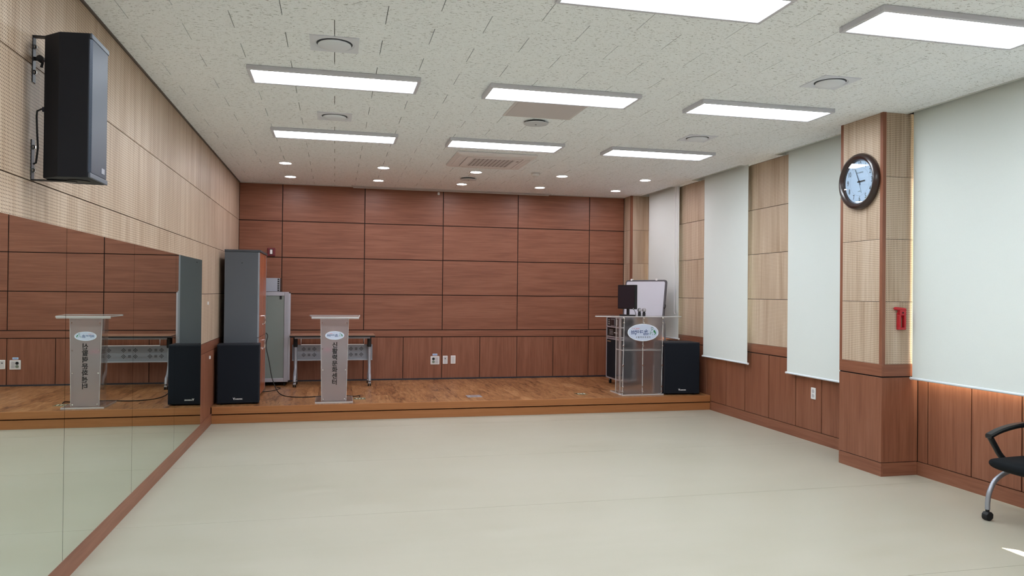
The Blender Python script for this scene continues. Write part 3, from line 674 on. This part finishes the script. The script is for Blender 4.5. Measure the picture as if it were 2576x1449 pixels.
# logo plate used on both lecterns
NAVY = mat('logo_navy', (28, 62, 122), .5); GREEN = mat('logo_green', (34, 122, 72), .5); LRED = mat('logo_red', (206, 120, 132), .5); PLATE = mat('logo_plate', (198, 207, 228), .45); RIM = mat('logo_rim', (238, 242, 250), .4); BINK = mat('logo_ink', (48, 48, 62), .5)
STROKES = [(NAVY, 15, [[(440, 650), (418, 780)], [(545, 645), (550, 780)], [(430, 708), (545, 702)], [(415, 782), (552, 775)], [(645, 640), (600, 785)], [(715, 640), (710, 792)], [(612, 722), (710, 702)], [(400, 858), (560, 848), (712, 835), (660, 932)],
            [(820+48*math.cos(a/12*2*pi), 725+62*math.sin(a/12*2*pi)) for a in range(13)], [(955, 640), (945, 808)], [(962, 690), (1112, 665)], [(962, 778), (1130, 766)],
            [(1305, 588), (1303, 640)], [(1180, 688), (1412, 682)], [(1300, 690), (1195, 772)], [(1310, 690), (1380, 762)], [(1290, 750), (1285, 828)], [(1150, 838), (1465, 828)], [(1172, 842), (1165, 922), (1445, 906)]]),
           (GREEN, 11, [[(1600, 505), (1625, 465), (1660, 445), (1705, 458), (1728, 520), (1710, 590)], [(1640, 598), (1712, 606)]]),
           (GREEN, 9, [[(1640, 632), (1585, 720), (1562, 812), (1525, 902)], [(1562, 815), (1620, 800), (1700, 775)], [(1680, 862), (1712, 932)], [(1560, 830), (1555, 900)], [(1615, 520), (1630, 590)]]),
           (LRED, 8, [[(470, 495), (470, 570)], [(530, 540), (555, 525), (600, 535)], [(600, 500), (598, 572)], [(660, 500), (725, 498), (720, 560)], [(655, 572), (735, 570)], [(760, 512), (905, 505)], [(750, 562), (900, 558)]])]
CLOAK = [(1780, 600), (1830, 640), (1880, 740), (1905, 815), (1870, 890), (1770, 940), (1832, 868), (1838, 805), (1765, 770), (1745, 700)]
def logo(parent, x, y, z, hw, hh, small):
    Mf = face_front(x, y, z); n = 56
    el = lambda k: [(hw*k*math.cos(2*pi*i/n), hh*k*math.sin(2*pi*i/n)) for i in range(n)]
    pl = B().prism(el(1.), 0, .003, Mf).build('sign_plate', RIM, parent); B().prism(el(.955), .003, .0034, Mf).build('sign_field', PLATE, pl)
    kx, kz = hw/930, hh/535; c = lambda p: ((p[0]-1130)*kx, -(p[1]-775)*kz)
    for mi, (m_, w, ls) in enumerate(STROKES):
        b = B()
        for l_ in ls:
            for p, q in zip(l_[:-1], l_[1:]):
                p, q = Vector(c(p)), Vector(c(q)); d = (q-p); d = d.normalized() if d.length > 0 else Vector((1, 0)); nn = Vector((-d.y, d.x))*w*kx; e = d*w*kx*.6
                b.prism([tuple(p-e-nn), tuple(q+e-nn), tuple(q+e+nn), tuple(p-e+nn)], .0034, .0042+.0001*mi, Mf)
        b.build('emblem_print' if m_ is GREEN else 'lettering', m_, pl)
    B().prism([c(p) for p in CLOAK], .0034, .0044, Mf).build('emblem_print', GREEN, pl)
    if small: text('lettering', '신활력문화센터', 108*kx, BINK, pl, Mf @ Matrix.Translation((0, -(1075-775)*kz, .0036)) @ Matrix.Diagonal((1, 1, 1, 1)), .0004, .0003, 1.62)

# small lectern
o = thing('lectern', 'narrow clear acrylic lectern with frosted front and black vertical lettering', 'lectern', (.003, 9.52, ZS))
B().box(-.222, .228, -.08, .42, 0, .018).build('base', CLEAR, o, bevel=.003); B().box(-.222, .228, -.082, -.079, 0, .018).box(-.224, -.221, -.08, .42, 0, .018).box(.227, .230, -.08, .42, 0, .018).build('base_edge', EDGE, o)
B().prism([(-.146, .018), (.146, .018), (.166, 1.045), (-.166, 1.045)], 0, .008, flatM((0, .008, 0), (1, 0, 0), (0, 0, 1))).build('front_panel', FROST1, o)
for s_ in (-1, 1):
    B().prism([(s_*.1465, .018), (s_*.1505, .018), (s_*.1705, 1.045), (s_*.1665, 1.045)], -.252, .008, flatM((0, .008, 0), (1, 0, 0), (0, 0, 1))).build('side_panel', CLEAR, o)
    B().prism([(s_*.1455, .018), (s_*.1515, .018), (s_*.1715, 1.045), (s_*.1655, 1.045)], .002, .010, flatM((0, .008, 0), (1, 0, 0), (0, 0, 1))).build('side_edge', EDGE, o)
    for zz in (.04, .40, .66, .98): B().lathe([(.007, 0), (.007, .006)], 14, face_front(s_*(.128+.02*zz), -.0005, zz)).build('stud', CHROME, o)
B().box(-.148, .148, .012, .24, .612, .620).build('shelf', CLEAR, o); B().box(-.148, .148, .0085, .012, .611, .621).build('shelf_edge', EDGE, o)
tp = B().prism([(-.275, -.06), (.292, -.06), (.318, .34), (-.312, .34)], 1.046, 1.060, Matrix.Rotation(math.radians(1.2), 4, 'X')).build('reading_top', CLEAR, o)
B().prism([(-.275, -.06), (.292, -.06), (.318, .34), (-.312, .34), (-.306, .332), (.311, .332), (.287, -.054), (-.270, -.054)], 1.044, 1.062, Matrix.Rotation(math.radians(1.2), 4, 'X')).build('top_edge', EDGE, tp)
B().box(-.275, .292, -.063, -.058, 1.030, 1.060).build('top_front_lip', EDGE, tp)
logo(o, .002, -.002, 1.022-ZS, .116, .054, False)
for k, ch_ in enumerate('신활력문화센터'): text('lettering', ch_, .074, mat('vinyl_black', (10, 10, 12), .4), o, face_front(.006, -.0005, .900-.197-.0765*k), .0005, .0018)
q = piece('notepad', mat('pink_paper', (226, 92, 140), .6), None, -.118, -.028, 9.545, 9.66, ZS+.6205, ZS+.655, .003); tag(q, 'pink notepad on the shelf inside the narrow lectern', 'notepad')

# floor socket boxes
FB = mat('brass_floor_box', (150, 140, 104), .35, .6)
for i, (x0, x1, y0, y1, lb, m_) in enumerate(((.245, .40, 9.70, 9.85, 'open brass floor box beside the narrow lectern with a cable', FB), (1.71, 1.905, 9.68, 9.85, 'closed silver floor box lid in the middle of the stage', mat('steel_floor_box', (176, 178, 188), .35, .6)), (3.22, 3.365, 9.68, 9.83, 'open brass floor box left of the wide lectern', FB))):
    o = thing('floor_box', lb, 'floor box', ((x0+x1)/2, (y0+y1)/2, ZS), 0, 'floor boxes set into the stage'); hx, hy = (x1-x0)/2, (y1-y0)/2
    B().box(-hx, hx, -hy, -hy+.012, 0, .005).box(-hx, hx, hy-.012, hy, 0, .005).box(-hx, -hx+.012, -hy+.012, hy-.012, 0, .005).box(hx-.012, hx, -hy+.012, hy-.012, 0, .005).build('rim', m_, o, bevel=.001)
    if i == 1:
        B().box(-hx+.013, hx-.013, -hy+.013, hy-.013, 0, .0042).build('lid', m_, o, bevel=.001); B().box(-.05, .05, -.03, .03, .0042, .005).build('lid_inset', mat('lid_brownish', (140, 122, 118), .5), o)
    else:
        B().box(-hx+.012, hx-.012, -hy+.012, hy-.012, 0, .001).build('well', mat('box_well', (52, 46, 34), .6), o)
        for k in range(3): B().box(-hx+.03+.038*k, -hx+.055+.038*k, -.03, .03, .001, .006).build('outlet', mat('box_outlet', (186, 180, 160), .5), o)
# cables
def smooth_path(p, n=6):
    p = [Vector(q) for q in p]; out = []
    for i in range(len(p)-1):
        a, b_, c, d = p[max(i-1, 0)], p[i], p[i+1], p[min(i+2, len(p)-1)]
        for k in range(n):
            s = k/n; out.append(.5*((2*b_)+(c-a)*s+(2*a-5*b_+4*c-d)*s*s+(3*b_-a-3*c+d)*s**3))
    return out+[p[-1]]
zc = ZS+.006
q = B().tube(smooth_path([(-.91, 10.72, .99), (-.885, 10.70, .95), (-.895, 10.6, .82), (-.85, 10.55, .62), (-.80, 10.45, .40), (-.72, 10.33, .24), (-.63, 10.17, zc), (-.50, 10.02, zc), (-.33, 9.99, zc), (-.12, 10.05, zc), (.1, 10.06, zc), (.26, 9.98, zc), (.325, 9.88, zc+.02), (.322, 9.80, zc+.012)]), .006, 8).build('power_cable', RUB, None, smooth=True)
tag(q, 'long black cable from the cabinet across the stage to the floor box', 'cable')
q = B().tube(smooth_path([(-.95+.02, 10.62, zc), (-.84, 10.66, zc), (-.76, 10.82, zc), (-.73, 10.98, zc), (-.78, 11.05, zc)]), .005, 8).build('power_cable', RUB, None, smooth=True)
tag(q, 'short black cable curling on the stage below the silver rack', 'cable')

# ================================================================== STAGE RIGHT
# wide lectern
o = thing('lectern', 'wide clear acrylic lectern with frosted double front and oval sign', 'lectern', (4.095, 9.53, ZS))
CLR2 = CLEAR; z1 = 1.062
B().box(-.30, .30, -.035, .42, .0, .016).build('base', CLEAR, o, bevel=.002); B().box(-.30, .30, -.037, -.033, .0, .016).box(-.302, -.298, -.035, .42, 0, .016).build('base_edge', EDGE, o)
for s_ in (-1, 1):
    x0, x1 = (-.283, -.004) if s_ < 0 else (.004, .275)
    xa, xb = (x0-.0, x1) if s_ < 0 else (x0, x1)
    B().prism([(xa, .018), (xb, .018), (xb+(.034 if s_ > 0 else 0.006), z1), (xa+(0 if s_ > 0 else .018), z1)], 0, .008, flatM((0, .008, 0), (1, 0, 0), (0, 0, 1))).build('front_panel', FROST2, o)
    xs_ = -.287 if s_ < 0 else .281
    B().box(xs_-.004, xs_+.004, .02, .25, .018, z1).build('side_panel', CLEAR, o); B().box(xs_-.005, xs_+.005, .248, .254, .018, z1).build('side_edge', EDGE, o)
    B().tube([(xs_, -.005, .018), (xs_+.016, -.005, z1)], .0055, 10).build('rod', EDGE, o, smooth=True)
B().tube([(0, -.005, .018), (.006, -.005, z1)], .0055, 10).build('rod', EDGE, o, smooth=True)
B().box(-.262, -.25, .16, .176, .03, z1-.02).build('inner_rod', EDGE, o)
for sx in (-.287, 0, .281):
    for zz in (.05, .115, .405, .672, .985, 1.045): B().lathe([(.012, 0), (.013, .006), (.009, .012)], 14, face_front(sx+.012*zz, -.008, zz)).build('stud', CHROME, o, smooth=True)
B().box(-.283, .279, .012, .25, .606, .614).build('shelf', CLEAR, o); B().box(-.283, .279, .009, .012, .604, .615).box(-.290, -.284, .012, .25, .604, .615).build('shelf_edge', EDGE, o)
# wing-shaped top
fr_ = [(-.655+.0, .03), (-.50, -.02), (-.30, -.05), (0, -.062), (.30, -.05), (.46, -.02), (.575, .03)]
poly = fr_+[(.60, .06), (.47, .42), (-.52, .42), (-.66, .06)]
tp = B().prism(poly, z1, z1+.012).build('reading_top', CLEAR, o)
b = B()
for p, q in zip(poly, poly[1:]+poly[:1]): b.tube([(p[0], p[1], z1+.006), (q[0], q[1], z1+.006)], .006, 6)
b.build('top_edge', EDGE, tp)
logo(o, -.002, -.0225, 1.050-ZS, .225, .118, True)
for sx in (-.29, .28): B().lathe([(.03, 0), (.03, .012), (.012, .018)], 18, Matrix.Translation((sx, .05, 0))).build('foot', EDGE, o)

# monitor
o = thing('monitor', 'black desktop monitor turned sideways on the wide lectern', 'monitor', (3.955, 9.76, ZS+z1+.012), math.radians(-77))
mz = .093
B().box(-.205, .205, -.012, .03, mz, mz+.335).build('case', BLACK, o, bevel=.005); B().box(-.19, .19, -.0135, -.011, mz+.017, mz+.318).build('screen', mat('screen_off', (28, 28, 38), .35), o)
B().lathe([(.006, 0), (.006, .002)], 12, face_front(.17, -.012, mz+.010)).build('power_button', GREYP, o); B().box(-.026, .026, .012, .03, .014, mz+.1).build('neck', BLACK, o, bevel=.004)
B().prism([(.14*math.cos(2*pi*k/28), .012+.10*math.sin(2*pi*k/28)) for k in range(28)], 0, .014).build('stand', BLACK, o, bevel=.004)
q = B().tube([Matrix.Rotation(math.radians(77), 4, 'Z') @ (v-Vector((3.955, 9.76, ZS+z1+.012))) for v in smooth_path([(4.02, 9.70, 1.375), (4.035, 9.68, 1.345), (4.06, 9.70, 1.305), (4.085, 9.76, 1.278)])], .003, 6).build('cable', RUB, o, smooth=True)
# microphones
for x_, lb in ((4.110, 'handheld microphone with silver ball head next to the monitor'), (4.178, 'handheld microphone with silver ball head further from the monitor')):
    o = thing('microphone', lb, 'microphone', (x_, 9.68, ZS+z1+.012), 0, 'microphones standing on the wide lectern')
    B().lathe([(.021, 0), (.021, .04), (.018, .045)], 20).build('holder', BLACK, o, smooth=True); B().lathe([(.014, .03), (.017, .05), (.020, .058)], 18).build('body', BLACK, o, smooth=True)
    B().lathe([(.019, .056), (.026, .066), (.0275, .078), (.0275, .085), (.024, .098), (.014, .107), (.003, .109)], 22).build('head', mat('mic_mesh', (168, 166, 172), .4, .5), o, smooth=True)
    B().lathe([(.0285, .076), (.0295, .0795), (.0285, .083)], 22, None, False).build('band', CHROME, o, smooth=True)

# equipment trolley
o = thing('equipment_trolley', 'aluminium framed audio trolley with black amplifiers behind wide lectern', 'trolley', (4.10, 10.40, ZS))
tw, td, th = .55, .255, 1.03
for sy in (0, tw-.022):
    for sx in (0, td-.022): B().box(sx, sx+.022, sy, sy+.022, .085, th).build('post', RALU, o, bevel=.003)
for zz in (.085, .685, .715, .865, th-.018): B().box(0, td, 0, .018, zz, zz+.018).box(0, td, tw-.018, tw, zz, zz+.018).box(0, .018, .018, tw-.018, zz, zz+.018).box(td-.018, td, .018, tw-.018, zz, zz+.018).build('shelf_frame', RALU, o, bevel=.002)
sp_ = B().box(.006, td-.006, .03, tw-.03, .108, .682).build('speaker_body', BLACKF, o, bevel=.004); B().box(.001, .006, .036, tw-.036, .114, .676).build('speaker_grille', CLOTHB, sp_)
B().box(-.001, .001, tw-.20, tw-.06, .645, .660).build('badge', mat('badge_gold', (170, 140, 110), .4, .5), sp_)
am = B().box(.008, td-.01, .03, tw-.03, .736, .862).build('amplifier_unit', BLACK, o, bevel=.003)
for k in range(4): B().box(.004, .008, .28, .42, .76+.022*k, .764+.022*k).build('scale_line', GREYP, am)
for k in range(5): B().lathe([(.006, 0), (.006, .006)], 12, flatM((.008, .10+.03*k, .79), (0, -1, 0), (0, 0, 1))).build('knob', GREYP, am)
am = B().box(.008, td-.01, .03, tw-.03, .884, 1.005).build('receiver_unit', BLACK, o, bevel=.003)
B().box(.002, .008, .20, .36, .89, .995).build('display_frame', SILVER, am, bevel=.004); B().box(.0005, .003, .212, .348, .90, .985).build('display', mat('display_off', (22, 22, 30), .3), am)
for k in range(5): B().box(.004, .008, .10, .155, .905+.018*k, .915+.018*k).build('button', WHITE, am)
for k in range(3): B().box(.004, .008, .42, .47, .91+.03*k, .922+.03*k).build('button', GREYP, am)
for sx in (.05, td-.05):
    for sy in (.06, tw-.06):
        q = B().box(sx-.016, sx+.016, sy-.016, sy+.016, .045, .085).build('caster', SILVER, o, bevel=.003); B().tube([(sx-.012, sy, .034), (sx+.012, sy, .034)], .034, 18).build('wheel', RUB, q)

# whiteboard leaning back on its stand
brd = Vector((4.735, 10.20, 0))-Vector((4.365, 10.88, 0)); bw_ = brd.length; ang = math.atan2(brd.y, brd.x)
o = thing('whiteboard', 'white marker board with grey frame leaning in the stage corner', 'whiteboard', (4.345, 10.87, ZS), ang)
Mb = Matrix.Translation((0, 0, 1.03)) @ Matrix.Rotation(math.radians(-7), 4, 'X'); bh = .565
WBF = mat('board_frame_grey', (92, 92, 98), .4, .3)
def fprism(poly, y0, y1): 
    return B().prism(poly, y0, y1, Mb @ flatM((0, 0, 0), (1, 0, 0), (0, 0, 1)))
out_ = [(x_+bw_/2, y_+bh/2) for x_, y_ in rr(bw_/2, bh/2, .045, 5)]
fprism(out_, -.012, .012).build('frame', WBF, o, bevel=.004)
fprism([(x_+bw_/2, y_+bh/2) for x_, y_ in rr(bw_/2-.026, bh/2-.026, .025, 4)], .012, .0135).build('writing_surface', mat('board_white', (206, 208, 220), .25, coat=.3), o)
for xx in (.10, bw_-.2): B().box(xx, xx+.03, -.02, .016, bh-.012, bh+.016, Mb).build('clip', WHITE, o, bevel=.003)
B().tube([Mb @ Vector(p) for p in ((bw_+.004, -.01, .20), (bw_+.022, -.02, .18), (bw_+.02, -.02, .15), (bw_+.004, -.02, .135), (bw_-.004, -.02, .15))], .006, 8).build('hook', BLACK, o, smooth=True)
for xx in (.16, bw_-.06):
    B().tube([Mb @ Vector((xx, .016, .45)), Mb @ Vector((xx, .03, .02)), (xx, .10, .93), (xx, .11, .03)], .013, 10).build('leg', SILVER, o, smooth=True)
    B().tube([(xx, .05, .015), (xx, .2, .015)], .015, 10).build('foot', BLACK, o, smooth=True)

# ================================================================== CHAIR at the right edge
CH = mat('chair_fabric_black', (17, 21, 25), .9, spec=.2); CHF = mat('chair_frame_silver', (158, 162, 172), .35, .6); CHP = mat('chair_arm_black', (24, 26, 28), .4)
o = thing('office_chair', 'black upholstered chair with silver legs and casters at right edge', 'chair', (4.50, 4.11, 0), 0)
# chair faces -X; local x runs from front (0) to back, y across
n = 10; rings = []
for k in range(n+1):
    q = k/n; x_ = -.075+.54*q; zt = .455+.006*math.sin(q*pi); zb = .378-.022*math.sin(min(1, q*1.3)*pi)
    if k == 0: zt, zb = .446, .398
    if k == 1: zt, zb = .458, .372
    hw = .205+.045*math.sin(min(1, .15+q*1.1)*pi/2)
    rings.append([(x_, -hw, (zt+zb)/2), (x_, -hw*.96, zt-.004), (x_, -hw*.5, zt), (x_, hw*.5, zt), (x_, hw*.96, zt-.004), (x_, hw, (zt+zb)/2), (x_, hw*.92, zb+.006), (x_, hw*.4, zb), (x_, -hw*.4, zb), (x_, -hw*.92, zb+.006)])
so_ = B().loft(rings).build('seat', CH, o, smooth=True); md = so_.modifiers.new('sub', 'SUBSURF'); md.levels = 1; md.render_levels = 2
rings = []
for k in range(9):
    q = k/8; z_ = .50+.42*q; xb = .345+.06*q-.02*math.sin(q*pi); hw = .215+.02*math.sin(q*pi)-(.05 if k == 8 else 0)
    rings.append([(xb-.012+.03*(y_/hw)**2*-1, y_, z_) for y_ in (-hw, -hw/2, 0, hw/2, hw)]+[(xb+.014-.03*(y_/hw)**2, y_, z_) for y_ in (hw, hw/2, 0, -hw/2, -hw)])
bo = B().loft(rings).build('backrest', CH, o, smooth=True)
for s_ in (-1, 1):
    ya = s_*.262
    B().tube(smooth_path([(.15, s_*.245, .40), (.105, ya, .455), (.055, ya, .53), (.016, ya, .588)]), [.020]*19, 10).build('arm_support', CHP, o, smooth=True)
    pts = smooth_path([(.005, ya, .590), (.09, ya, .624), (.20, ya, .650), (.31, ya, .662), (.40, ya, .660)], 5)
    rg = []
    for p in pts: rg.append([p+Vector((0, dy, dz)) for dy, dz in ((-.028, .004), (-.021, .016), (.021, .016), (.028, .004), (.024, -.014), (-.024, -.014))])
    B().loft(rg).build('armrest', CHP, o, smooth=True)
    leg = B().tube(smooth_path([(.0, ya, .075), (.002, ya, .13), (.018, ya, .20), (.065, ya, .275), (.14, ya*.97, .325), (.22, ya*.93, .345), (.34, ya*.9, .355)], 5), .0165, 12).build('leg', CHF, o, smooth=True)
    B().tube(smooth_path([(.28, ya*.9, .35), (.35, ya, .28), (.39, ya, .18), (.395, ya, .08)], 5), .0165, 12).build('leg', CHF, o, smooth=True)
    B().tube(smooth_path([(.30, ya*.9, .355), (.36, ya*.9, .42), (.39, ya*.86, .56), (.405, ya*.8, .80)], 5), .014, 10).build('back_post', CHF, o, smooth=True)
    for cx in (0., .395):
        q = B().tube([(cx, ya, .055), (cx, ya, .08)], .013, 12).build('caster', BLACK, o, smooth=True)
        B().tube([(cx-.008, ya-.012, .028), (cx-.008, ya+.014, .028)], .028, 18).tube([(cx-.008, ya-.026, .028), (cx-.008, ya-.014, .028)], .028, 18).build('wheel', RUB, q, smooth=True)
        B().prism([(-.034+cx, .02), (.022+cx, .012), (.026+cx, .045), (.01+cx, .062), (-.02+cx, .060), (-.036+cx, .045)], ya-.029, ya+.017, flatM((0, 0, 0), (1, 0, 0), (0, 0, 1)) @ Matrix.Diagonal((1, 1, -1, 1))).build('caster_hood', BLACK, q, bevel=.006)
B().tube([(.30, -.236, .352), (.30, .236, .352)], .014, 10).build('cross_bar', CHF, o, smooth=True)
